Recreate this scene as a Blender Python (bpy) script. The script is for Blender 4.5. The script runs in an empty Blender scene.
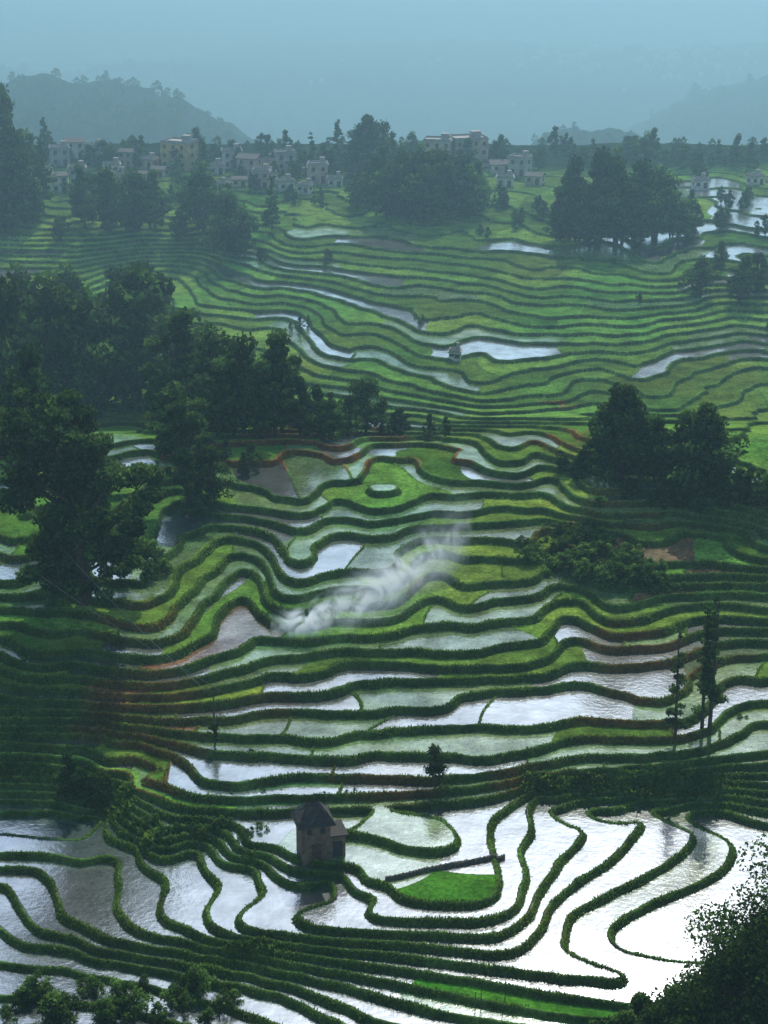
import bpy, math, numpy as np, time
from mathutils import Vector
t0=time.time()
scene=bpy.context.scene
scene.view_settings.view_transform='Standard'
scene.view_settings.look='None'
scene.view_settings.exposure=0
F=1991.0; P=math.radians(19.0); SP,CP=math.sin(P),math.cos(P)
# ---------------------------------------------------------------- noise
def h2(ix,iy,seed=0):
    n=(ix.astype(np.int64)*374761393+iy.astype(np.int64)*668265263+seed*974711)&0x7fffffff
    n=((n^(n>>13))*1274126177)&0x7fffffff
    n=((n^(n>>15))*668265263)&0x7fffffff
    n=n^(n>>16)
    return (n&0xffffff)/float(0xffffff)
def vn(x,y,seed=0):
    x=np.asarray(x,float);y=np.asarray(y,float)
    xi=np.floor(x);yi=np.floor(y);fx=x-xi;fy=y-yi
    fx=fx*fx*fx*(fx*(fx*6-15)+10);fy=fy*fy*fy*(fy*(fy*6-15)+10)
    a=h2(xi,yi,seed);b=h2(xi+1,yi,seed);c=h2(xi,yi+1,seed);d=h2(xi+1,yi+1,seed)
    return ((a*(1-fx)+b*fx)*(1-fy)+(c*(1-fx)+d*fx)*fy)*2-1
def fbm(x,y,o=4,seed=0):
    s=0;a=1;t=0
    for i in range(o):
        s=s+a*vn(x*2**i+13.7*i,y*2**i-7.1*i,seed+i);t+=a;a*=.5
    return s/t
def sst(a,b,x):
    t=np.clip((x-a)/(b-a),0,1);return t*t*(3-2*t)
# ---------------------------------------------------------------- terrace levels: height of level T
GK=np.array([-8,0,10,16,30,54,62.]);GZ=np.array([-101,-98,-93.2,-89.5,-79.6,-66.9,-64.5])
def g(T):return np.interp(T,GK,GZ)
def O(y):return -9*sst(255,302,y)
def ray(u,v):
    dx=(u-384)/F;dy=(512-v)/F
    return dx,CP+SP*dy,-SP+CP*dy
def W(u,v,T):
    rx,ry,rz=ray(u,v);y=200.
    for i in range(30):
        z=float(g(T)+O(y));y=.5*y+.5*(z/rz*ry)
    return rx/ry*y,y
# contour lines estimated by eye in image pixels, projected onto their level below  (level, points)
C=[
(-3,[(-150,1060),(200,1080),(500,1090),(900,1100)]),
(0,[(-150,955),(0,965),(80,975),(160,990),(240,1012),(330,1045),(450,1060)]),
(1,[(0,930),(50,947),(120,962),(200,977),(270,992),(340,1022)]),
(2,[(-150,880),(0,885),(20,908),(40,932),(90,948),(160,960),(230,974),(310,994),(390,1024),(560,1050)]),
(3,[(30,868),(52,890),(70,922),(110,940),(180,951),(260,966),(340,984),(440,1012),(560,1030)]),
(4,[(85,860),(113,885),(122,918),(160,937),(240,952),(330,971),(440,992),(540,1012),(640,1022)]),
(5,[(140,850),(165,882),(163,918),(205,938),(270,950),(350,962),(470,980),(560,995),(650,1005),(800,1000)]),
(6,[(192,850),(215,880),(208,915),(240,937),(290,945),(380,954),(480,966),(560,976),(620,980)]),
(7,[(250,866),(262,895),(240,920),(262,932),(310,937),(400,944),(490,953)]),
(8,[(330,878),(335,898),(300,918),(312,927),(370,932),(430,934),(490,936)]),
(9,[(372,895),(368,912),(385,919),(440,920),(490,918),(518,905),(526,880),(519,852),(530,828),(538,797)]),
(9.9,[(250,845),(330,868),(392,893),(430,905),(480,904)]),
(8,[(590,799),(582,830),(560,866),(538,893),(525,918),(500,934)]),
(7,[(642,800),(645,820),(620,853),(575,885),(548,910),(530,940),(500,953)]),
(6,[(690,803),(692,832),(668,863),(614,893),(574,915),(565,945)]),
(5,[(722,812),(733,845),(715,873),(655,902),(618,925),(625,950)]),
(4.4,[(768,840),(760,880),(700,925),(680,950)]),
(3.6,[(860,840),(850,900),(800,960)]),
(4.5,[(-60,806),(0,805),(60,807),(105,815)]),(4.3,[(-60,850),(0,848),(60,848)]),(4.5,[(100,830),(110,845)]),
(8,[(-100,777),(0,777),(60,780),(120,800)]),
(10.5,[(345,850),(380,866),(430,864),(470,872)]),
(11,[(340,832),(385,838),(430,850),(455,840)]),
(11.3,[(385,815),(430,822)]),
(8.5,[(160,835),(230,845)]),(10.5,[(540,784),(640,778),(740,770),(900,770)]),
(11,[(-100,756),(60,758),(130,786),(200,808),(330,808),(460,800)]),
(12,[(-100,744),(60,746),(170,770),(190,793),(300,797),(430,791),(550,775),(650,766),(768,752),(900,740)]),
(13,[(-100,732),(100,734),(190,760),(230,781),(330,773),(440,778),(560,762),(680,747),(768,727),(900,700)]),
(14,[(200,745),(300,756),(400,750),(520,744),(600,738),(700,727),(768,702),(900,680)]),
(15,[(-100,717),(60,718),(180,728),(300,738),(400,725),(470,722),(600,720),(690,712),(745,690)]),
(16,[(-100,700),(0,703),(200,714),(330,707),(420,702),(465,687),(560,683),(655,683),(700,668),(768,655),(900,645)]),
(17,[(0,688),(100,698),(200,700),(300,686),(360,670),(440,675),(500,675),(560,669),(640,660),(720,645),(768,637)]),
(18,[(-100,672),(0,672),(100,683),(200,687),(280,669),(330,655),(400,659),(470,662),(520,654),(600,644)]),
(19,[(0,655),(100,667),(200,672),(270,655),(330,639),(420,642),(480,642),(560,632),(650,624),(768,612),(900,605)]),
(20,[(-100,640),(0,638),(100,650),(190,656),(260,637),(340,622),(430,625),(480,618),(560,612),(650,608),(768,598)]),
(21,[(0,621),(100,632),(180,640),(250,618),(340,606),(430,607),(500,598),(600,592),(700,594)]),
(22,[(-100,604),(0,605),(150,618),(205,602),(260,597),(350,590),(430,588),(520,580)]),
(23,[(0,590),(170,595),(230,578),(280,574),(350,574),(440,568),(540,562),(640,574),(768,572),(900,575)]),
(24,[(0,572),(180,567),(250,555),(300,560),(400,552),(480,549),(560,546)]),
(25,[(-100,555),(0,555),(170,548),(220,535),(280,545),(380,537),(460,534),(560,530),(650,546),(768,552)]),
(26,[(0,538),(160,530),(210,515),(300,529),(400,520),(480,517),(560,516),(660,530),(768,538),(900,545)]),
(27,[(0,520),(150,512),(250,505),(350,507),(440,502),(510,502),(600,514),(768,523)]),
(28,[(-100,505),(0,500),(200,490),(300,487),(380,486),(450,486),(510,486),(560,496),(640,506)]),
(29,[(0,485),(200,472),(280,462),(330,470),(400,467),(470,471),(520,470),(600,490),(768,510),(900,520)]),
(30,[(-100,470),(0,465),(200,452),(280,442),(340,441),(400,449),(450,452),(520,458),(600,476),(700,492),(768,497)]),
(32,[(0,430),(200,430),(320,422),(400,427),(480,430),(560,448),(620,460),(768,480),(900,480)]),
(34,[(-100,400),(100,400),(250,392),(350,400),(420,412),(480,418),(560,416),(650,425),(768,436)]),
(37,[(0,350),(150,320),(230,325),(320,352),(400,380),(470,394),(560,383),(650,386),(768,372),(900,370)]),
(40,[(-100,300),(60,290),(170,280),(240,295),(320,318),(400,345),(500,358),(600,352),(700,345),(768,338)]),
(44,[(0,262),(90,262),(180,256),(260,270),(340,288),(430,308),(550,316),(650,314),(768,308),(900,305)]),
(48,[(-100,240),(0,242),(150,240),(250,242),(330,252),(420,268),(520,280),(640,284),(768,278)]),
(51,[(100,222),(220,220),(300,222),(400,235),(500,246),(600,250),(768,248),(900,248)]),
(54,[(-100,205),(60,200),(200,195),(320,196),(430,205),(520,212),(640,218),(768,216)]),
(57,[(0,175),(200,172),(350,172),(500,176),(640,182),(768,185),(900,185)]),
]
def dens(pl,step=28.):
    p=np.array(pl,float)
    if len(p)<3:return p
    e=np.vstack([2*p[0]-p[1],p,2*p[-1]-p[-2]]);out=[]
    for i in range(1,len(e)-2):
        a,b,c,d=e[i-1],e[i],e[i+1],e[i+2];k=max(1,int(np.linalg.norm(c-b)/step))
        for j in range(k):
            t=j/k;out.append(.5*((2*b)+(c-a)*t+(2*a-5*b+4*c-d)*t*t+(3*b-a-3*c+d)*t**3))
    out.append(p[-1]);return np.array(out)
pts=[];val=[]
for T,pl in C:
    for u_,v_ in dens(pl):
        x,y=W(u_,v_,T);pts.append((x,y));val.append(T)
pts=np.array(pts)/100.;val=np.array(val,float)
def K(r2):return -np.sqrt(r2+.012**2)
n=len(pts);print('pts',n)
d2=((pts[:,None]-pts[None])**2).sum(-1)
A=np.zeros((n+3,n+3));A[:n,:n]=K(d2)+np.eye(n)*1.2e-3
A[:n,n]=1;A[:n,n+1:]=pts;A[n,:n]=1;A[n+1:,:n]=pts.T
sol=np.linalg.solve(A,np.concatenate([val,np.zeros(3)]))
def tps(x,y):
    q=np.stack([x.ravel(),y.ravel()],1)/100.;out=np.empty(len(q))
    for i in range(0,len(q),8000):
        s=q[i:i+8000];dd=((s[:,None]-pts[None])**2).sum(-1)
        out[i:i+8000]=K(dd)@sol[:n]+sol[n]+s@sol[n+1:]
    return out.reshape(x.shape)
# ---------------------------------------------------------------- terrain sheet
ys=np.concatenate([np.arange(110,145,.35),np.arange(145,215,.115),np.arange(215,300,.15),np.arange(300,500,.3),np.arange(500,950,3),950*1.02**np.arange(0,100)])
ac=np.concatenate([np.linspace(-.7,-.24,34)[:-1],np.arange(-.24,.24,.00058),np.linspace(.24,.7,34)])
NR,NC=len(ys),len(ac)
cr=np.unique(np.concatenate([np.arange(0,NR,6),[NR-1]]));cc=np.unique(np.concatenate([np.arange(0,NC,6),[NC-1]]))
yc,aa=np.meshgrid(ys[cr],ac[cc],indexing='ij')
yq=np.minimum(yc,540.);Tc=tps(np.clip(aa,-.3,.3)*yq,yq)
tmp=np.empty((len(cr),NC))
for i in range(len(cr)):tmp[i]=np.interp(ac,ac[cc],Tc[i])
ri=np.clip(np.searchsorted(ys[cr],ys,side='right')-1,0,len(cr)-2)
fr=((ys-ys[cr][ri])/(ys[cr][ri+1]-ys[cr][ri]))[:,None]
T=tmp[ri]*(1-fr)+tmp[ri+1]*fr
Y,AA=np.meshgrid(ys,ac,indexing='ij');X=AA*Y
T=np.clip(T,-7,60)
T00=T.copy()
mid=sst(11,14,T);farT=sst(30,36,T);crest=sst(21,25,T)*(1-sst(30,34,T));m2=.35*sst(12,14,T)+.65*sst(15.5,19,T)
wind=m2*(1-farT)*1.6*(vn(X/11.5+Y*.012,Y/42,101)+.65*vn(X/5.5,Y/20,102))
wind=wind+farT*(2.1*vn(X/21-Y*.01,Y/75,103)+1.15*vn(X/8.5,Y/30,104))*(1-.5*sst(50,56,T))
T=T+wind+(.12+.34*mid)*fbm(X/9,Y/8,3,5)+mid*.4*vn(X/24,Y/24,9)+.5*farT*fbm(X/13,Y/16,2,14)+.85*crest*vn(X/8.5,Y/11,27)
dTa=np.gradient(T,ac,axis=1);dTy=np.gradient(T,ys,axis=0)
Tx=dTa/Y;Ty=dTy-AA*Tx
G=np.sqrt(Tx**2+Ty**2)+1e-4
T2=T+np.clip(.08*G,0,.08)*fbm(X/1.6,Y/1.6,2,21)
nl=np.floor(T2);f=T2-nl
rw=np.clip((.38+.08*mid)*G,.04,.45)
scrub=sst(1.4,1.8,G)*(1-sst(12.5,14,T))
rise=sst(1-rw,1,f)*(1-scrub)+f*scrub
zl=g(nl);zh=g(nl+1)
Z=zl+(zh-zl)*rise
dm=f/G
lip=np.clip(1-np.abs(dm-.13)/.2,0,1)*(f<1-rw)*(1-scrub)
bwid=.30*(1+.55*vn(X/2.3,Y/2.3,33))
bank=(f>1-rw)|(dm<np.minimum(bwid,.2/G))|(scrub>.4)
Lc=7+13*h2(nl,nl*0,3)
far=sst(250,300,Y)
cx=(X+2.2*vn(X/9,Y/9,31)+(h2(nl,nl*0,8)-.5)*.9*(Y-220))/(Lc*(1+.8*far))+h2(nl,nl*0,4)*7
cell=np.floor(cx);cf=(cx-cell)*Lc
fg=T2<11.6
cell=np.where(fg,np.where((X<1.5)&(nl<8.5),0,1),cell)
xb=(~fg)&(cf<.22)&(Y<330)&(h2(nl,cell,12)<.7)
Z=Z+.16*lip*(1-far*.5)
Z=np.where(xb&~bank,Z+.12,Z)
Z=Z+O(Y)
Z=Z+np.where(bank|xb,.06*fbm(X/.7,Y/.7,2,44),0)+.35*scrub*fbm(X/1.8,Y/1.8,2,45)
prof=np.interp(Y,[400,470,500,560,700,1000,1500,2500,4000,6800],[-76,-75,-75,-90,-130,-178,-228,-235,-120,150])
def ridge(x0,x1,y0,hw,hh,sx=60):
    return hh*sst(x0-sx,x0+sx,X)*(1-sst(x1-sx,x1+sx,X))*np.exp(-((Y-y0)/hw)**2)
hz=prof+ridge(-900,-45,800,95,50,70)+ridge(40,130,760,70,34,50)+ridge(150,900,1180,140,60,120)+ridge(-200,1500,1750,260,48,260)+ridge(-1500,-150,1400,260,60,200)+ridge(-2500,200,2500,300,60,300)
hz=hz+sst(600,760,Y)*(16*fbm(X/100,Y/110,4,70)+5*fbm(X/20,Y/20,3,71)+2.2*fbm(X/6,Y/6,2,72)*(Y<960))+sst(1500,3500,Y)*60*fbm(X/600,Y/600,4,75)
bl=sst(440,490,Y)
Z=Z*(1-bl)+(hz+.8*fbm(X/8,Y/8,3,50))*bl
def gz(x,y):
    x=np.atleast_1d(np.asarray(x,float));y=np.atleast_1d(np.asarray(y,float));a=x/y
    i=np.clip(np.searchsorted(ys,y)-1,0,NR-2);j=np.clip(np.searchsorted(ac,a)-1,0,NC-2)
    fy=np.clip((y-ys[i])/(ys[i+1]-ys[i]),0,1);fx=np.clip((a-ac[j])/(ac[j+1]-ac[j]),0,1)
    return (Z[i,j]*(1-fx)+Z[i,j+1]*fx)*(1-fy)+(Z[i+1,j]*(1-fx)+Z[i+1,j+1]*fx)*fy
ysm=np.concatenate([np.arange(112,520,.25),np.arange(520,5000,4)])
def ground(u,v):
    rx,ry,rz=ray(u,v);x=rx/ry*ysm;zr=rz/ry*ysm;zz=gz(x,ysm)
    k=np.argmax(zr<zz)
    if k==0:k=len(ysm)-1
    return float(x[k]),float(ysm[k]),float(zz[k])
def mpp(y):return y*1.06/F
hh=h2(nl,cell,77);h3=h2(nl,cell,78)
pw=np.interp(T2,[0,11,12,16.5,18,30,31,60],[.88,.88,.38,.34,.11,.20,.07,.08])
ps=np.interp(T2,[0,11,12,17,22,30,33,60],[.12,.12,.44,.40,.30,.42,.12,.06])
kind=np.where(hh<pw,0,np.where(hh<pw+ps,1,2))
kind=np.where((kind==2)&(h3>.96)&(T2<31),4,kind)
kind=np.where((kind==2)&(h3<.35)&(T2<31),3,kind)
def seed(u,v,k,R):
    x,y,z=ground(u,v);i=min(np.searchsorted(ys,y),NR-1);j=min(np.searchsorted(ac,x/y),NC-1)
    m=(nl==nl[i,j])&(cell==cell[i,j])&((X-x)**2+(Y-y)**2<R*R)
    kind[m]=k
for s in [(580,702,0,60),(500,702,0,25),(540,702,0,25),(620,702,0,25),(650,702,0,25),(340,668,0,12),(65,825,0,20),(10,825,0,20),(20,728,0,12),(225,525,0,10),(210,518,0,10),
          (110,770,3,16),(60,765,3,12),(150,780,3,12),(465,888,5,9.5),(520,1008,5,10),(690,850,1,12),(665,880,1,12),(480,815,0,12),(440,812,0,10),(750,770,0,20),(735,745,1,30),
          (240,640,4,16),(100,695,4,14),(190,735,4,8),(390,450,0,5),(350,455,0,5),(480,525,2,30),(420,525,2,30),(395,836,1,9),(360,852,1,8),(15,570,0,14),(645,256,0,20),(525,252,0,10),
          (720,200,0,25),(745,215,0,30),(735,188,0,25),(715,232,0,25),(660,262,1,30)]:
    seed(*s)
col=np.zeros(T.shape+(3,));wet=np.zeros(T.shape)
pal={0:((.07,.085,.075),1.),1:((.12,.21,.065),.38),2:((.125,.235,.036),.0),3:((.155,.27,.038),.0),4:((.26,.15,.07),.45),5:((.06,.20,.02),.0)}
for k,(c,w) in pal.items():
    m=kind==k;col[m]=c;wet[m]=w
wet[(kind==1)&(T2<11.6)]=.72
var=(.65+.7*h2(nl,cell,90))[...,None]
col*=var
col[...,0]*=1+.4*fbm(X/14,Y/14,2,61)
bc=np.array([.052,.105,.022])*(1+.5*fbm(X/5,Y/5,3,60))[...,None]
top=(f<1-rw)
bc=np.where(top[...,None],bc*2.0,bc*.85)  # lit tops and shaded risers put into the bund colour
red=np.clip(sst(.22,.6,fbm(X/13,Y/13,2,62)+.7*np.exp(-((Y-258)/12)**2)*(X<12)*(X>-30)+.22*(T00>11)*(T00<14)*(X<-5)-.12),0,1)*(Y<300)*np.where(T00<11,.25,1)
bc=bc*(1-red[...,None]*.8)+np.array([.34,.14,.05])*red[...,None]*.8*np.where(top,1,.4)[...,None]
edge=bank|xb
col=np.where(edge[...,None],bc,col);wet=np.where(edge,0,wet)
scr=(np.array([.08,.16,.035])*(1+.5*fbm(X/3,Y/3,3,68))[...,None]);s4=(scrub>.4);col[s4]=scr[s4]
fc=np.array([.022,.05,.022])*(1+.6*fbm(X/30,Y/30,3,66))[...,None]
b3=sst(450,470,Y)
col=col*(1-b3[...,None])+fc*b3[...,None];wet=wet*(1-b3)
stp=(G>2.4);col[stp]=(.06,.12,.03);wet[stp]=0

def new_mesh(name,V,Q,mats=(),attrs={},colors=None,mi=None,smooth=False):
    me=bpy.data.meshes.new(name);V=np.ascontiguousarray(V,dtype=np.float32);Q=np.ascontiguousarray(Q,dtype=np.int32)
    me.vertices.add(len(V));me.vertices.foreach_set('co',V.ravel())
    me.loops.add(Q.size);me.loops.foreach_set('vertex_index',Q.ravel())
    me.polygons.add(len(Q));me.polygons.foreach_set('loop_start',np.arange(0,Q.size,Q.shape[1],dtype=np.int32))
    me.polygons.foreach_set('loop_total',np.full(len(Q),Q.shape[1],dtype=np.int32))
    me.polygons.foreach_set('use_smooth',np.full(len(Q),smooth))
    if mi is not None:me.polygons.foreach_set('material_index',np.ascontiguousarray(mi,dtype=np.int32))
    me.update(calc_edges=True)
    for k,a in attrs.items():
        at=me.attributes.new(k,'FLOAT','POINT');at.data.foreach_set('value',np.ascontiguousarray(a,dtype=np.float32).ravel())
    if colors is not None:
        at=me.attributes.new('col','FLOAT_COLOR','POINT')
        cc4=np.ones((len(V),4),dtype=np.float32);cc4[:,:3]=colors;at.data.foreach_set('color',cc4.ravel())
    for m in mats:me.materials.append(m)
    ob=bpy.data.objects.new(name,me);scene.collection.objects.link(ob);return ob
# ---------------------------------------------------------------- materials
def mat(name):
    m=bpy.data.materials.new(name);m.use_nodes=True;nt=m.node_tree
    for nd in list(nt.nodes):nt.nodes.remove(nd)
    out=nt.nodes.new('ShaderNodeOutputMaterial');return m,nt,out
def N(nt,t,**k):
    nd=nt.nodes.new(t)
    for a,b in k.items():
        if a in nd.inputs:nd.inputs[a].default_value=b
        else:setattr(nd,a,b)
    return nd
def math_(nt,op,a,b=None,c=None,clamp=False):
    nd=nt.nodes.new('ShaderNodeMath');nd.operation=op;nd.use_clamp=clamp
    for i,x in enumerate((a,b,c)):
        if x is None:continue
        if isinstance(x,(int,float)):nd.inputs[i].default_value=x
        else:nt.links.new(x,nd.inputs[i])
    return nd.outputs[0]
def terrain_mat():
    m,nt,out=mat('terrace_ground');L=nt.links.new
    at=N(nt,'ShaderNodeAttribute',attribute_name='col');wt=N(nt,'ShaderNodeAttribute',attribute_name='wet')
    geo=N(nt,'ShaderNodeNewGeometry')
    n1=N(nt,'ShaderNodeTexNoise',Scale=2.2,Detail=5.,Roughness=.7);L(geo.outputs['Position'],n1.inputs['Vector'])
    n2=N(nt,'ShaderNodeTexNoise',Scale=.35,Detail=3.);L(geo.outputs['Position'],n2.inputs['Vector'])
    mr=N(nt,'ShaderNodeMapRange');mr.inputs[1].default_value=.3;mr.inputs[2].default_value=.7;mr.inputs[3].default_value=.4;mr.inputs[4].default_value=1.65
    L(n1.outputs[0],mr.inputs[0])
    mr2=N(nt,'ShaderNodeMapRange');mr2.inputs[1].default_value=.3;mr2.inputs[2].default_value=.7;mr2.inputs[3].default_value=.6;mr2.inputs[4].default_value=1.4
    L(n2.outputs[0],mr2.inputs[0])
    k=math_(nt,'MULTIPLY',mr.outputs[0],mr2.outputs[0])
    vm=N(nt,'ShaderNodeVectorMath',operation='SCALE');L(at.outputs['Color'],vm.inputs[0]);L(k,vm.inputs['Scale'])
    dif=N(nt,'ShaderNodeBsdfDiffuse',Roughness=.6)
    L(vm.outputs[0],dif.inputs['Color'])
    bp=N(nt,'ShaderNodeBump',Strength=.5,Distance=.1);L(n1.outputs[0],bp.inputs['Height']);L(bp.outputs[0],dif.inputs['Normal'])
    w=wt.outputs['Fac']
    inv=math_(nt,'SUBTRACT',1.,w);ww=math_(nt,'MULTIPLY',math_(nt,'MULTIPLY',w,inv),4.5)
    vo=N(nt,'ShaderNodeTexNoise',Scale=4.5,Detail=2.);L(geo.outputs['Position'],vo.inputs['Vector'])
    nsum=math_(nt,'ADD',math_(nt,'MULTIPLY',vo.outputs[0],.6),math_(nt,'MULTIPLY',n2.outputs[0],.4))
    dn=math_(nt,'MULTIPLY',math_(nt,'SUBTRACT',nsum,.5),ww)
    fac0=math_(nt,'ADD',w,dn,clamp=True)
    sn=N(nt,'ShaderNodeSeparateXYZ');L(geo.outputs['True Normal'],sn.inputs[0])
    lv=N(nt,'ShaderNodeMapRange');lv.inputs[1].default_value=.97;lv.inputs[2].default_value=.995;L(sn.outputs[2],lv.inputs[0])
    fac=math_(nt,'MULTIPLY',fac0,lv.outputs[0])
    n3=N(nt,'ShaderNodeTexNoise',Scale=1.6,Detail=4.,Roughness=.6);L(geo.outputs['Position'],n3.inputs['Vector'])
    up=N(nt,'ShaderNodeCombineXYZ');up.inputs[2].default_value=1.
    b2=N(nt,'ShaderNodeBump',Strength=.5,Distance=.06);L(n3.outputs[0],b2.inputs['Height']);L(up.outputs[0],b2.inputs['Normal'])
    gl=N(nt,'ShaderNodeBsdfGlossy',Roughness=.12);gl.inputs['Color'].default_value=(.88,.94,1,1);L(b2.outputs[0],gl.inputs['Normal'])
    d2=N(nt,'ShaderNodeBsdfDiffuse');L(vm.outputs[0],d2.inputs['Color']);L(up.outputs[0],d2.inputs['Normal'])
    sm=math_(nt,'MULTIPLY_ADD',n2.outputs[0],.5,.29)
    wm=N(nt,'ShaderNodeMixShader');L(sm,wm.inputs[0]);L(d2.outputs[0],wm.inputs[1]);L(gl.outputs[0],wm.inputs[2])
    mx=N(nt,'ShaderNodeMixShader');L(fac,mx.inputs[0]);L(dif.outputs[0],mx.inputs[1]);L(wm.outputs[0],mx.inputs[2])
    L(mx.outputs[0],out.inputs['Surface']);return m
M_T=terrain_mat()
def leaf_mat(name,c,tr=.35):
    m,nt,out=mat(name);L=nt.links.new
    at=N(nt,'ShaderNodeAttribute',attribute_name='tint')
    vm=N(nt,'ShaderNodeVectorMath',operation='SCALE');vm.inputs[0].default_value=c[:3];L(at.outputs['Fac'],vm.inputs['Scale'])
    d=N(nt,'ShaderNodeBsdfDiffuse');t=N(nt,'ShaderNodeBsdfTranslucent');L(vm.outputs[0],d.inputs[0]);L(vm.outputs[0],t.inputs[0])
    mx=N(nt,'ShaderNodeMixShader');mx.inputs[0].default_value=tr;L(d.outputs[0],mx.inputs[1]);L(t.outputs[0],mx.inputs[2])
    L(mx.outputs[0],out.inputs['Surface']);return m
def plain(name,c,rough=.85,sc=3.,amt=.35,spec=.3):
    m,nt,out=mat(name);L=nt.links.new
    tc=N(nt,'ShaderNodeTexCoord');n1=N(nt,'ShaderNodeTexNoise',Scale=sc,Detail=5.);L(tc.outputs['Object'],n1.inputs['Vector'])
    mr=N(nt,'ShaderNodeMapRange');mr.inputs[1].default_value=.3;mr.inputs[2].default_value=.7;mr.inputs[3].default_value=1-amt;mr.inputs[4].default_value=1+amt
    L(n1.outputs[0],mr.inputs[0]);vm=N(nt,'ShaderNodeVectorMath',operation='SCALE');vm.inputs[0].default_value=c[:3];L(mr.outputs[0],vm.inputs['Scale'])
    p=N(nt,'ShaderNodeBsdfPrincipled',Roughness=rough);p.inputs['Specular IOR Level'].default_value=spec;L(vm.outputs[0],p.inputs['Base Color']);L(p.outputs[0],out.inputs['Surface']);return m
M_leaf=leaf_mat('foliage',(.046,.09,.02),.4);M_grass=leaf_mat('grass_blades',(.10,.18,.03),.5);M_bush=leaf_mat('bush_foliage',(.075,.145,.03),.4)
M_bark=plain('bark',(.05,.04,.03));M_win=plain('window_glass',(.03,.035,.04),.2,.5,.1);M_roofg=plain('concrete_roof',(.28,.27,.26));M_rooft=plain('roof_tile',(.09,.08,.08))
M_thatch=plain('thatch',(.04,.04,.037),.95,6,.5);M_mud=plain('mud_brick',(.13,.10,.072),.9,2.5,.45);M_wood=plain('weathered_wood',(.07,.055,.04));M_stone=plain('dry_stone',(.07,.072,.058),.9,3,.5)
WALLS=[plain('plaster_'+n,c,.8,.8,.35) for n,c in [('white',(.52,.50,.46)),('grey',(.33,.33,.32)),('tan',(.48,.34,.15)),('pink',(.44,.33,.27)),('cream',(.46,.40,.30))]]
idx=np.arange(NR*NC).reshape(NR,NC)
Q=np.stack([idx[:-1,:-1],idx[:-1,1:],idx[1:,1:],idx[1:,:-1]],-1).reshape(-1,4)
ter=new_mesh('terraced_hillside_terrain',np.stack([X,Y,Z],-1).reshape(-1,3),Q,[M_T],{'wet':wet},col.reshape(-1,3),smooth=True)
print('terrain',time.time()-t0)
# ---------------------------------------------------------------- vegetation builders
def quads(c,size,rng,up=0.):
    n=len(c);a=rng.normal(size=(n,3));a[:,2]*=1-up*.5;a/=np.linalg.norm(a,axis=1)[:,None]
    b=rng.normal(size=(n,3));b-=a*(a*b).sum(1)[:,None];b/=np.linalg.norm(b,axis=1)[:,None]
    s=np.asarray(size).reshape(-1,1)*rng.uniform(.6,1.3,(n,1))
    a=a*s;b=b*s*.6
    V=np.stack([c-a,c-b*.9,c+a,c+b],1).reshape(-1,3);return V
def tube(p0,p1,r0,r1,k=6,bend=None,seg=4):
    p0=np.array(p0,float);p1=np.array(p1,float);mid=(p0+p1)/2+(0 if bend is None else np.array(bend));V=[];Qd=[]
    for i in range(seg+1):
        t=i/seg;p=(1-t)**2*p0+2*t*(1-t)*mid+t*t*p1;r=r0*(1-t)+r1*t
        d=2*(1-t)*(mid-p0)+2*t*(p1-mid);d/=np.linalg.norm(d)+1e-9
        s=np.cross(d,[.3,.9,.1]);s/=np.linalg.norm(s)+1e-9;q=np.cross(d,s)
        for j in range(k):
            an=2*math.pi*j/k;V.append(p+r*(math.cos(an)*s+math.sin(an)*q))
    for i in range(seg):
        for j in range(k):Qd.append((i*k+j,i*k+(j+1)%k,(i+1)*k+(j+1)%k,(i+1)*k+j))
    return np.array(V),np.array(Qd)
class Acc:
    def __init__(s):s.V=[];s.Q=[];s.t=[];s.m=[];s.n=0
    def add(s,V,Q,t,m):
        s.V.append(V);s.Q.append(Q+s.n);s.t.append(np.broadcast_to(np.asarray(t,float),(len(V),)));s.m.append(np.full(len(Q),m));s.n+=len(V)
    def leaves(s,c,size,rng,tint,up=0.):
        V=quads(c,size,rng,up);s.add(V,np.arange(len(V)).reshape(-1,4),np.repeat(tint,4),0)
    def get(s):return np.concatenate(s.V),np.concatenate(s.Q),np.concatenate(s.t),np.concatenate(s.m)
def crown(acc,lobes,n,leaf,rng):
    lobes=np.array(lobes,float);wgt=(lobes[:,3:]**2).sum(1);wgt/=wgt.sum()
    k=rng.choice(len(lobes),n,p=wgt);d=rng.normal(size=(n,3));d/=np.linalg.norm(d,axis=1)[:,None]
    r=rng.uniform(0,1,n)**.35
    bump=1+.28*np.sin(d[:,0]*7+k*1.7)*np.sin(d[:,1]*6+k)*np.cos(d[:,2]*6+k*2.1)
    c=lobes[k,:3]+d*lobes[k,3:]*(r*bump)[:,None]
    lt=rng.uniform(.5,1.5,len(lobes))[k]
    acc.leaves(c,leaf,rng,lt*rng.uniform(.55,1.45,n)*(.65+.75*(d[:,2]>.1)*r))  # lit lobe tops painted into the tint: upper outer leaves lighter
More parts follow.
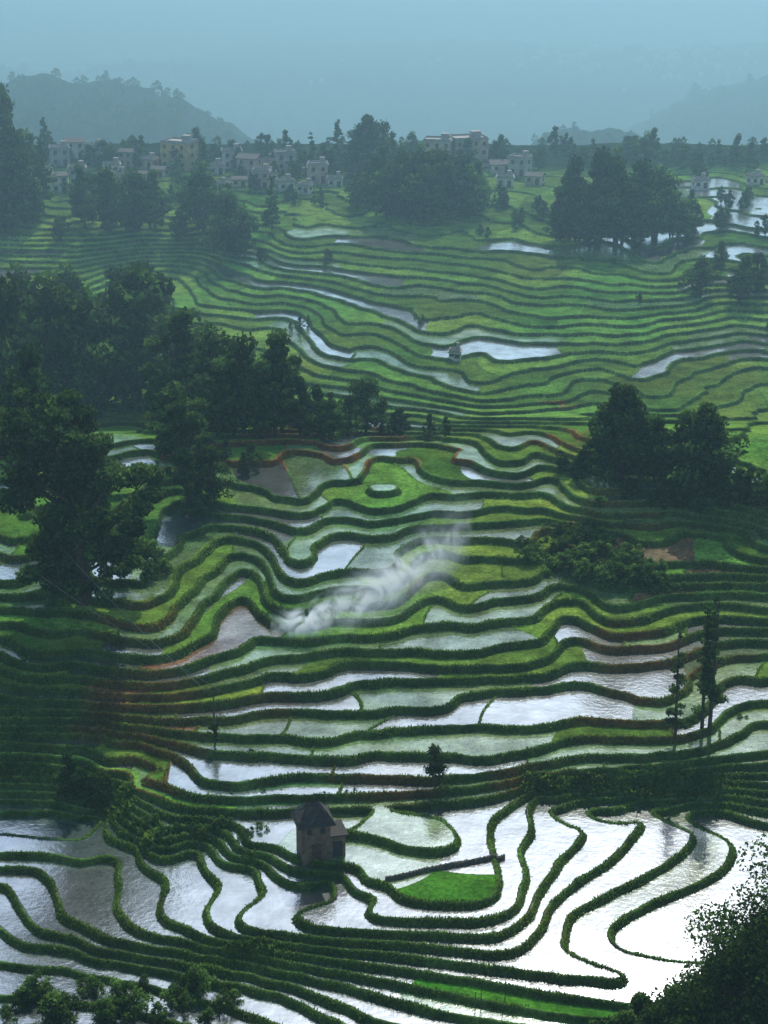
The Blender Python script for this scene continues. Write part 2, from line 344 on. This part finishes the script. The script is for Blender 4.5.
def broad(h,w,seed,n,leaf,base=.22,trunk=True,lob=13,sr=(.12,.27)):
    rng=np.random.default_rng(seed);a=Acc();L=[];lean=rng.uniform(-.08,.08,2)*h
    for i in range(lob):
        t=(i+.5)/lob;zz=h*(base+.14+(.80-base)*t);env=math.sin(math.pi*min(.95,(.25+.72*t)))**.7
        an=i*2.4+rng.uniform(-.8,.8);rr=w*.5*env*rng.uniform(.25,.9)*(1 if t<.85 else .35)
        s=w*rng.uniform(*sr)
        L.append((rr*math.cos(an)+lean[0]*t,rr*math.sin(an)+lean[1]*t,min(zz*rng.uniform(.9,1.06),h-s*.6),s,s,s*rng.uniform(.6,1.)))
    if trunk:
        V,Qd=tube((0,0,-.5),(lean[0],lean[1],h*.72),h*.026,h*.008,6,(.03*h,.02*h,0));a.add(V,Qd,1,1)
        for l in L:
            z0=max(h*.12,l[2]-.28*h);V,Qd=tube((lean[0]*.3,lean[1]*.3,z0),(l[0]*.9,l[1]*.9,l[2]),h*.011,h*.004,4,(0,0,-.03*h),2);a.add(V,Qd,1,1)
    crown(a,L,n,leaf,rng);return a.get()
def conifer(h,w,seed,n,leaf,base=.12,gap=.35):
    rng=np.random.default_rng(seed);a=Acc();V,Qd=tube((0,0,-.5),(rng.uniform(-.02,.02)*h,0,h*.98),h*.016,h*.004,6);a.add(V,Qd,1,1)
    L=[];k=int(12+h*.5)
    for i in range(k):
        t=(i+.5)/k;zz=h*(base+(1-base)*t)
        for j in range(2):
            if rng.uniform()<gap*.5:continue
            an=rng.uniform(0,6.28);rr=w*.5*(1-t*.8)*rng.uniform(.3,.9);s=w*.17*(1.15-t*.7)
            L.append((rr*math.cos(an),rr*math.sin(an),zz,s*1.4,s*1.4,s*.6))
            V,Qd=tube((0,0,zz-.03*h),(rr*math.cos(an),rr*math.sin(an),zz),h*.005,h*.002,4,None,1);a.add(V,Qd,1,1)
    crown(a,L,n,leaf,rng);return a.get()
def place(data,x,y,z,s=1.,rz=0.,sx=1.,sz=1.):
    V,Qd,t,m=data;c,sn=math.cos(rz),math.sin(rz);R=np.array([[c,-sn,0],[sn,c,0],[0,0,1]])
    W_=(V*np.array([s*sx,s*sx,s*sz]))@R.T+np.array([x,y,z]);return W_,Qd,t,m
def obj_from(name,parts,m0):
    a=Acc()
    for V,Qd,t,m in parts:
        a.V.append(V);a.Q.append(Qd+a.n);a.t.append(t);a.m.append(m);a.n+=len(V)
    V,Qd,t,m=a.get();return new_mesh(name,V,Qd,[m0,M_bark],{'tint':t},None,m)
lowb=[broad(10,[6.5,8,7,5.5,9,6][s],s,1800,.3,.04,True,24,(.08,.19)) for s in range(6)]
lowfar=[broad(10,11,70+s,420,.7,-.1,False,14,(.12,.22)) for s in range(4)]
lowbush=[broad(10,13,40+s,800,.6,-.1,False,14,(.1,.2)) for s in range(3)]
R0=np.random.default_rng(5)
def forest(name,items,rep=1,jit=14,protos=None,m0=None,vj=6,sx=1.):
    protos=protos or lowb;parts=[]
    for (u,v,hp) in items:
        for r in range(rep):
            uu=u+(R0.uniform(-jit,jit) if r else 0);vv=v+(R0.uniform(-vj,vj) if r else 0)
            x,y,z=ground(uu,vv);h=hp*mpp(y)*(R0.uniform(.5,.95) if r else 1)
            pr=place(protos[R0.integers(len(protos))],x,y,z-.3,h/10,R0.uniform(0,6.28),R0.uniform(.8,1.2)*sx)
            pr=(pr[0],pr[1],pr[2]*R0.uniform(.6,1.4),pr[3]);parts.append(pr)
    return obj_from(name,parts,m0 or M_leaf)
forest('valley_forest',[(10,422,150),(50,418,145),(95,420,135),(140,402,138),(175,425,115),(210,432,110),(245,434,102),(275,436,104),(300,437,60),(330,437,40),(350,437,45),(400,436,32),(430,437,25),
 (20,360,95),(70,355,90),(120,345,80),(150,350,85),(200,380,70),(235,400,60),(30,445,100),(180,450,70),(-20,410,130)],4,20)
forest('village_grove',[(0,210,115),(15,225,90),(28,230,75),(5,232,60),(85,228,60),(110,232,65),(135,232,62),(150,228,55),(205,232,68),(228,255,60),(245,258,50),(225,225,40),(180,240,30),(60,240,25),(170,205,20),(290,200,15),(320,205,18),
 (92,192,20),(130,190,22),(180,192,24),(66,196,18),(205,172,22),(140,165,20),(255,190,16),(275,180,16),(240,178,14),(110,178,14)],3,10)
for (u,v,hp) in [(44,212,70),(272,230,52),(45,160,40),(205,190,45),(338,160,38),(312,170,35)]:
    x,y,z=ground(u,v);d=conifer(hp*mpp(y),hp*mpp(y)*.33,int(u),1400,.32);obj_from('cypress_tree',[place(d,x,y,z)],M_leaf)
forest('hilltop_grove',[(385,215,66),(400,218,70),(420,218,70),(440,218,66),(460,216,60),(475,212,50),(370,180,60),(385,175,52),(350,175,30),(330,178,28),(300,178,22),(365,205,35)],5,10)
forest('ridge_grove',[(560,240,45),(575,242,80),(595,243,88),(615,242,90),(635,240,75),(655,238,70),(670,236,45),(690,235,35),(540,215,20),(700,180,25),(650,165,35),(510,170,18),(500,205,22),(520,225,18),(720,230,22),(745,205,18),(765,235,22)],4,9)
forest('slope_trees',[(700,295,40),(740,300,45),(720,270,25),(755,290,40),(690,215,25),(730,210,20),(330,262,12),(480,235,12),(260,262,14),(770,330,20),(640,300,9),(420,325,8),(300,330,14)],3,9)
forest('crest_forest',[(-20+i*18,158+(i%4)*4,14+(i*7%5)*4) for i in range(46)],3,14)
forest('hill_forest',[(R0.uniform(-60,830),R0.uniform(66,148),R0.uniform(6,10)) for i in range(750)],1,8,lowfar)
forest('gully_trees',[(605,478,70),(620,480,98),(640,480,70),(660,485,72),(680,485,66),(700,490,85),(712,490,60),(590,470,30),(735,505,40),(765,512,40),(720,505,35),(690,508,35),(660,505,25),(560,468,20),(575,480,24),(630,500,25),(750,495,30)],4,11)
forest('field_edge_trees',[(215,500,55),(200,480,45),(250,470,30),(190,520,40),(225,460,22)],2,8)
forest('shrub_mound',[(540,560,15),(560,568,18),(585,575,20),(610,580,22),(635,583,20),(655,585,16),(670,588,10),(530,550,12),(600,555,18),(575,545,18),(560,535,14),(600,540,16),(630,560,18),(650,570,14),(580,560,18),(620,570,18),(585,530,12)],9,15,lowbush,M_bush,9)
forest('hedge_bushes',[(120+i*14,836-(i%3)*7,8+(i%4)*2) for i in range(11)]+[(130+i*14,820,6) for i in range(10)]+[(340,870,6),(352,872,6),(290,866,5)],3,9,lowbush,M_bush,5)
forest('scrub_thicket',[(6+i*17,1018-(i%3)*14,16+(i%4)*5) for i in range(14)]+[(5+i*20,1050,30) for i in range(12)],5,11,lowbush,M_bush,8)
forest('bank_bushes',[(200+i*31,797-3*(i%3),4+(i%3)*1.5) for i in range(11)]+[(130,545,26),(155,560,24),(150,580,26),(165,575,20),(60,605,10),(250,752,6),(700,738,5),(740,718,8),(690,735,5),(5,768,10)]+[(250,470,8),(600,505,10)],2,9,lowbush,M_bush,3)
def single(name,d,u,v,m0=None):
    x,y,z=ground(u,v);return obj_from(name,[place(d,x,y,z)],m0 or M_leaf)
x,y,z=ground(85,600);k=mpp(y)
def bigtree():
    rng=np.random.default_rng(3);a=Acc();L=[]
    base=[(50,410,30),(20,412,28),(85,405,24),(5,430,26),(45,440,34),(95,435,26),(120,470,32),(148,468,20),(155,490,16),(75,470,36),(35,480,26),(60,505,30),(100,505,34),(135,510,20),(90,540,32),(60,550,28),(120,545,26),(85,570,28),(50,580,24),(115,575,24),(75,395,18),(30,395,16),(-15,440,24),(40,460,20),(40,560,20),(140,560,18)]
    for (px,pv,r) in base:
        for q in range(4):
            rr=r*rng.uniform(.4,.72);an=rng.uniform(0,6.28);o=r*rng.uniform(.2,.65)
            L.append(((px-85+o*math.cos(an))*k,rng.uniform(-5,5),(600-pv+o*math.sin(an))*k*.98,rr*k,rr*k*1.1,rr*k*.7))
    V,Qd=tube((0,0,-1),(-1.5,0,19),.9,.3,8,(.8,0,0),6);a.add(V,Qd,1,1)
    for l in L[::3]:
        V,Qd=tube((0,0,max(1.5,l[2]*.55)),l[:3],.24,.07,5,(0,0,-.6),3);a.add(V,Qd,1,1)
    crown(a,L,46000,.3,rng);return a.get()
obj_from('banyan_tree',[place(bigtree(),x,y,z)],M_leaf)
single('broadleaf_tree',broad(15,8,12,7000,.3,.05,True,26,(.08,.18)),188,505)
single('broadleaf_tree',broad(8,6,13,3500,.2,.2),365,432)
single('broadleaf_tree',broad(13,8.5,14,6500,.24,.2,True,26,(.08,.17)),618,480);single('broadleaf_tree',broad(11,7,15,5500,.24,.2,True,24,(.08,.17)),700,488)
single('pine_tree',conifer(15.5,3.4,31,3200,.17,.14,.3),709,735);single('pine_tree',conifer(14,2.8,35,2400,.17,.25,.4),702,728);single('pine_tree',conifer(12.5,2.3,32,2000,.16,.1,.4),675,742)
single('young_tree',broad(4.6,3,33,1800,.14,.15),435,788);single('young_tree',broad(3,2.6,34,1200,.14,.1),640,592)
single('young_tree',conifer(4.8,3.2,36,2600,.16,.02,.1),70,796);single('young_tree',broad(2.6,1.6,37,700,.12,.15),215,745)
parts=[]
for i,(u,v,h) in enumerate([(765,1120,22),(725,1130,17),(690,1110,11),(740,1060,10),(790,1090,24),(655,1085,8),(700,1050,8),(625,1075,6),(775,1040,12),(590,1070,4.5),(535,1060,2.5),(745,1030,9),(715,1035,7),(670,1050,6),(760,1000,8),(640,1045,4.5),(735,1000,5)]):
    x,y,z=ground(u,v);parts.append(place(broad(h,h*.85,200+i,int(520*h+1500),.2,.02,True,30,(.09,.18)),x,y,z,1,i))
obj_from('hillside_thicket',parts,M_leaf)
print('trees',time.time()-t0)
m=(edge)&(Y>148)&(Y<236)&(np.abs(AA)<.215)
ii=np.argwhere(m);sel=R0.choice(len(ii),min(130000,len(ii)),replace=False);ii=ii[sel]
px=X[ii[:,0],ii[:,1]]+R0.uniform(-.06,.06,len(ii));py=Y[ii[:,0],ii[:,1]]+R0.uniform(-.06,.06,len(ii));pz=gz(px,py)
sc_=1+1.6*scrub[ii[:,0],ii[:,1]]
nB=len(px);an=R0.uniform(0,3.14,nB);w=R0.uniform(.04,.09,nB)*sc_;hb=R0.uniform(.05,.17,nB)*(1+.9*vn(px/3,py/3,99))*sc_;lx=R0.normal(0,.08,nB)*sc_;ly=R0.normal(0,.08,nB)*sc_
dx=np.cos(an)*w;dy=np.sin(an)*w
V=np.stack([np.stack([px-dx,py-dy,pz-.03],1),np.stack([px+dx,py+dy,pz-.03],1),np.stack([px+dx*.6+lx,py+dy*.6+ly,pz+hb],1),np.stack([px-dx*.6+lx,py-dy*.6+ly,pz+hb*.9],1)],1).reshape(-1,3)
tn=np.repeat(R0.uniform(.45,1.4,nB)*(1+.4*vn(px/5,py/5,98)),4)
new_mesh('bund_grass',V,np.arange(4*nB).reshape(-1,4),[M_grass],{'tint':tn})
# ---------------------------------------------------------------- buildings
def box_geo(x0,x1,y0,y1,z0,z1):
    V=[(x0,y0,z0),(x1,y0,z0),(x1,y1,z0),(x0,y1,z0),(x0,y0,z1),(x1,y0,z1),(x1,y1,z1),(x0,y1,z1)]
    return np.array(V,float),np.array([(0,3,2,1),(4,5,6,7),(0,1,5,4),(1,2,6,5),(2,3,7,6),(3,0,4,7)])
def boxes(name,lst,m_,parent=None):
    Vs=[];Qs=[];k=0
    for b in lst:
        V,q=box_geo(*b);Vs.append(V);Qs.append(q+k);k+=8
    o=new_mesh(name,np.concatenate(Vs),np.concatenate(Qs),[m_])
    if parent:o.parent=parent
    return o
def empty(name,x,y,z,rz=0):
    e=bpy.data.objects.new(name,None);e.location=(x,y,z);e.rotation_euler=(0,0,rz);scene.collection.objects.link(e);return e
def house(u,v,wpx,st,wi,pitched=False,rz=0.,name='village_house'):
    x,y,z=ground(u,v);w=wpx*mpp(y);d=w*.8;H=min(2.0,w*.5);q=H/2.7;h=H*st;e=empty(name,x,y,z,rz)
    boxes('walls',[(-w/2,w/2,-d/2,d/2,-3,h)],WALLS[wi],e)
    if pitched:
        V=np.array([(-w*.56,-d*.58,h),(w*.56,-d*.58,h),(w*.56,0,h+w*.18),(-w*.56,0,h+w*.18),(-w*.56,d*.58,h),(w*.56,d*.58,h)]);V2=V-np.array([0,0,.2])
        o=new_mesh('roof',np.concatenate([V,V2]),np.array([(0,1,2,3),(3,2,5,4),(6,9,8,7),(9,10,11,8),(0,6,7,1),(4,5,11,10),(0,3,9,6),(3,4,10,9),(1,7,8,2),(2,8,11,5)]),[M_rooft]);o.parent=e
    else:
        p=.12
        boxes('roof',[(-w/2-.2,w/2+.2,-d/2-.2,d/2+.2,h+.003,h+.2),(-w/2,w/2,-d/2,-d/2+p,h+.203,h+.6),(-w/2,w/2,d/2-p,d/2,h+.203,h+.6),(-w/2,-w/2+p,-d/2+p+.003,d/2-p-.003,h+.203,h+.6),(w/2-p,w/2,-d/2+p+.003,d/2-p-.003,h+.203,h+.6),(w*.1,w*.38,0,d*.3,h+.204,h+1.5)],M_roofg,e)
    wl=[];nw=max(2,int(w/1.9))
    for s in range(st):
        for i in range(nw):
            if s==0 and i==nw//2:continue
            cx_=-w/2+w*(i+.5)/nw;wl.append((cx_-.4,cx_+.4,-d/2-.03,-d/2+.1,s*H+.9*q,s*H+2.1*q))
        wl.append((-w/2-.03,-w/2+.1,-.5,.5,s*H+.9*q,s*H+2.1*q));wl.append((w/2-.1,w/2+.03,-.5,.5,s*H+.9*q,s*H+2.1*q))
    boxes('windows',wl,M_win,e)
    cx_=-w/2+w*(nw//2+.5)/nw;boxes('door',[(cx_-.45,cx_+.45,-d/2-.04,-d/2+.1,0,2.1*q)],M_wood,e)
hl=[(60,165,18,2,1),(75,158,18,2,0),(95,163,16,2,1),(112,173,16,1,0),(128,166,14,2,4),(148,168,16,1,3),(180,168,28,3,2),(160,176,14,1,4),(215,174,16,1,1),(232,168,18,2,0),(250,175,20,2,3),(268,168,14,1,0),(285,170,18,2,1),(300,176,16,1,4),(318,182,18,2,3),(335,186,14,1,0),(58,192,16,2,0),(78,185,16,2,1),(100,187,15,1,0),(240,186,14,1,4),(262,188,16,2,3),(285,190,16,1,0),
    (370,160,26,3,3),(438,166,26,3,3),(468,164,32,3,3),(500,172,20,1,0),(520,175,18,2,1),(505,186,16,1,0),(535,184,16,1,4),(700,188,14,1,0),(755,184,14,1,0),(20,182,20,3,1),(455,358,11,1,0),
    (120,182,14,1,4),(140,180,13,1,0),(200,184,14,1,1),(220,192,13,1,0),(45,180,13,2,4),(270,180,12,1,0),(305,192,12,1,0)]
for i,(u,v,w,s,wi) in enumerate(hl):house(u,v,w,s,wi,(i%3==1),R0.uniform(-.5,.5))
bl_=[]
for i in range(110):
    if i%3:u=R0.normal(690,28);v=R0.normal(62,14)
    else:u=R0.normal(560,22);v=R0.normal(56,10)
    if i>95:u=R0.uniform(150,600);v=R0.uniform(60,110)
    x,y,z=ground(u,v);w=R0.uniform(1.,2.6)*y/1800;bl_.append((x-w,x+w,y-w,y+w,z-6,z+R0.uniform(2,4.5)*y/1800))
boxes('distant_town',bl_,WALLS[0])
x,y,z=ground(313,866);e=empty('mud_brick_hut',x,y+1.6,z,.25)
w=1.38;h=4.2
boxes('walls',[(-w,w,-w,w,-1,h)],M_mud,e)
rr=np.random.default_rng(1)
a=Acc();c=[(-1,-1),(1,-1),(1,1),(-1,1)]
for s in range(4):
    p,q=np.array(c[s]),np.array(c[(s+1)%4]);g_=[]
    for i in range(7):
        t=i/6
        for j in range(9):
            u_=j/8;ed=(p*(1-u_)+q*u_)*(w+.5);rg=(p*(1-u_)+q*u_)*np.array([.55,.06]);b=ed*(1-t)+rg*t
            g_.append((b[0],b[1],h-.3+1.8*t+rr.uniform(-.06,.06)*(t>0)-.12*(t==0)*rr.uniform(0,1)))
    g_=np.array(g_);qd=np.array([(i*9+j,i*9+j+1,(i+1)*9+j+1,(i+1)*9+j) for i in range(6) for j in range(8)]);a.add(g_,qd,1,0)
b0=np.array([(-w-.5,-w-.5,h-.35),(w+.5,-w-.5,h-.35),(w+.5,w+.5,h-.35),(-w-.5,w+.5,h-.35)]);a.add(b0,np.array([(0,3,2,1)]),1,0)
V_,Q_,_,_=a.get();o=new_mesh('thatched_roof',V_,Q_,[M_thatch]);o.parent=e
boxes('door',[(-.45,.45,-w-.05,-w+.1,0,1.9)],M_wood,e);boxes('windows',[(-.9,-.45,-w-.03,-w+.1,2.9,3.5),(.4,.85,-w-.03,-w+.1,2.9,3.5)],M_win,e)
boxes('lean_to_walls',[(w+.003,w+1.5,-1.2,1.3,-1,2.4)],M_mud,e)
boxes('lean_to_roof',[(w+.004,w+1.75,-1.5,1.6,2.403,2.55)],M_thatch,e);boxes('lean_to_opening',[(w+.3,w+1.2,-1.23,-1.1,0,1.8)],M_win,e)
# low dry stone wall that sits on the ground
wp=np.array([ground(u,v) for u,v in [(385,881),(405,877),(425,872),(445,868),(468,864),(488,861),(505,859)]])
tt=np.linspace(0,6,150);px_=np.interp(tt,range(7),wp[:,0]);py_=np.interp(tt,range(7),wp[:,1]);zb=gz(px_,py_);zb=np.convolve(np.pad(zb,3,'edge'),np.ones(7)/7,'valid')
ring=[(-.24,-.4),(-.22,.12),(-.18,.3),(-.1,.4),(.1,.41),(.2,.25),(.24,-.4)]
V=[]
for i in range(150):
    for (o_,z_) in ring:V.append((px_[i],py_[i]+o_+rr.uniform(-.05,.05),zb[i]+z_+rr.uniform(-.06,.06)))
kk=len(ring);Qw=np.array([(i*kk+j,(i+1)*kk+j,(i+1)*kk+j+1,i*kk+j+1) for i in range(149) for j in range(kk-1)])
new_mesh('stone_wall',np.array(V),Qw,[M_stone])
p1=ground(215,745);e=empty('power_line',*p1)
def tube_obj(name,segs,m_,parent=None):
    a=Acc()
    for s in segs:V,q=tube(*s);a.add(V,q,1,0)
    V,q,_,_=a.get();o=new_mesh(name,V,q,[m_])
    if parent:o.parent=parent
    return o
tube_obj('pole',[((0,0,-.5),(0,0,6.5),.12,.08),((-.8,0,6.1),(.8,0,6.1),.05,.05)],M_wood,e)
far_=np.array(ground(20,560))-np.array(p1);far2=np.array(ground(-60,560))-np.array(p1)
tube_obj('wires',[((-.75,0,6.2),tuple(far_+np.array([0,0,8.])),.022,.022,4,(0,0,-2),24),((.75,0,6.2),tuple(far2+np.array([0,0,8.])),.022,.022,4,(0,0,-2),24)],M_roofg,e)
ps=[ground(u,v) for u,v in [(475,1012),(481,1010),(505,1000),(535,790),(640,775)]]
tube_obj('bamboo_stakes',[((p[0],p[1],p[2]-.2),(p[0],p[1],p[2]+1.9),.05,.04) for p in ps],M_wood)
# ---------------------------------------------------------------- haze and smoke
HA=(.44,.80,1,1)
def vol_box(name,b,dens,colr,ani):
    m,nt,out=mat(name+'_air');s=N(nt,'ShaderNodeVolumeScatter',Density=dens,Anisotropy=ani);s.inputs['Color'].default_value=colr
    ab=N(nt,'ShaderNodeVolumeAbsorption',Density=dens);ab.inputs['Color'].default_value=colr
    ad=N(nt,'ShaderNodeAddShader');nt.links.new(s.outputs[0],ad.inputs[0]);nt.links.new(ab.outputs[0],ad.inputs[1])
    nt.links.new(ad.outputs[0],out.inputs['Volume']);o=boxes(name,[b],m);return o
vol_box('valley_haze',(-3500,3500,-60,261.99,-420,25),.00024,HA,.45)
vol_box('village_haze',(-3500,3500,262,539.99,-420,25),.00095,HA,.45)
vol_box('distance_haze',(-3500,3500,540,7000,-420,25),.0018,HA,.45)
xs,ysm0,zs=ground(278,645)
m,nt,out=mat('smoke');L=nt.links.new
tc=N(nt,'ShaderNodeTexCoord');sx=N(nt,'ShaderNodeSeparateXYZ');L(tc.outputs['Generated'],sx.inputs[0])
xx,yy,zz=sx.outputs
zc=math_(nt,'MULTIPLY_ADD',math_(nt,'POWER',xx,1.5),.72,.09)
wd=math_(nt,'MULTIPLY_ADD',xx,.12,.045)
q=math_(nt,'DIVIDE',math_(nt,'SUBTRACT',zz,zc),wd);q2=math_(nt,'MULTIPLY',q,q)
yq_=math_(nt,'DIVIDE',math_(nt,'SUBTRACT',yy,.5),math_(nt,'MULTIPLY_ADD',xx,.12,.12));q3=math_(nt,'MULTIPLY',yq_,yq_)
ga=math_(nt,'EXPONENT',math_(nt,'MULTIPLY',math_(nt,'ADD',q2,q3),-1.))
nz=N(nt,'ShaderNodeTexNoise',Scale=.34,Detail=5.,Distortion=1.8);L(tc.outputs['Object'],nz.inputs['Vector'])
nn=math_(nt,'MULTIPLY',math_(nt,'SUBTRACT',nz.outputs[0],.42,clamp=True),5.)
fall=math_(nt,'MULTIPLY_ADD',xx,-1.1,1.05,clamp=True);st_=math_(nt,'MULTIPLY',xx,12.,clamp=True)
dn=math_(nt,'MULTIPLY',math_(nt,'MULTIPLY',math_(nt,'MULTIPLY',ga,nn),st_),math_(nt,'MULTIPLY',math_(nt,'POWER',fall,1.),2.0))
s=N(nt,'ShaderNodeVolumeScatter',Anisotropy=.3);s.inputs['Color'].default_value=(.80,.93,1,1);L(dn,s.inputs['Density'])
em=N(nt,'ShaderNodeEmission');em.inputs['Color'].default_value=(.5,.8,1,1);L(math_(nt,'MULTIPLY',dn,.26),em.inputs['Strength'])  # added bluish glow in the smoke, stands in for multiply scattered light
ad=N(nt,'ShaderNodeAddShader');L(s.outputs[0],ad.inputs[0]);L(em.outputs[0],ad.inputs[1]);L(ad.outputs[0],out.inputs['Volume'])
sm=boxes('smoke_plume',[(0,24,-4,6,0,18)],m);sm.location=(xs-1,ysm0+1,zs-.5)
# ---------------------------------------------------------------- light, camera
EL=math.radians(43);AZ=math.radians(10)
d=Vector((math.sin(AZ)*math.cos(EL),math.cos(AZ)*math.cos(EL),math.sin(EL)))
sl=bpy.data.lights.new('sun','SUN');sl.energy=5;sl.angle=math.radians(.5);sl.color=(1,.94,.82)
so=bpy.data.objects.new('sun',sl);so.rotation_euler=(-d).to_track_quat('-Z','Y').to_euler();scene.collection.objects.link(so)
w=bpy.data.worlds.new('World');scene.world=w;w.use_nodes=True;nt=w.node_tree
sk=nt.nodes.new('ShaderNodeTexSky');sk.sky_type='NISHITA';sk.sun_disc=False;sk.sun_elevation=EL;sk.sun_rotation=AZ
bg=nt.nodes['Background'];bg.inputs[1].default_value=.145;nt.links.new(sk.outputs[0],bg.inputs[0])
cam=bpy.data.cameras.new('camera');co=bpy.data.objects.new('camera',cam);scene.collection.objects.link(co)
cam.sensor_fit='VERTICAL';cam.sensor_height=36;cam.lens=36*F/1024;cam.clip_end=20000;cam.clip_start=1
co.rotation_euler=(math.radians(71),0,0);scene.camera=co
print('done',time.time()-t0)
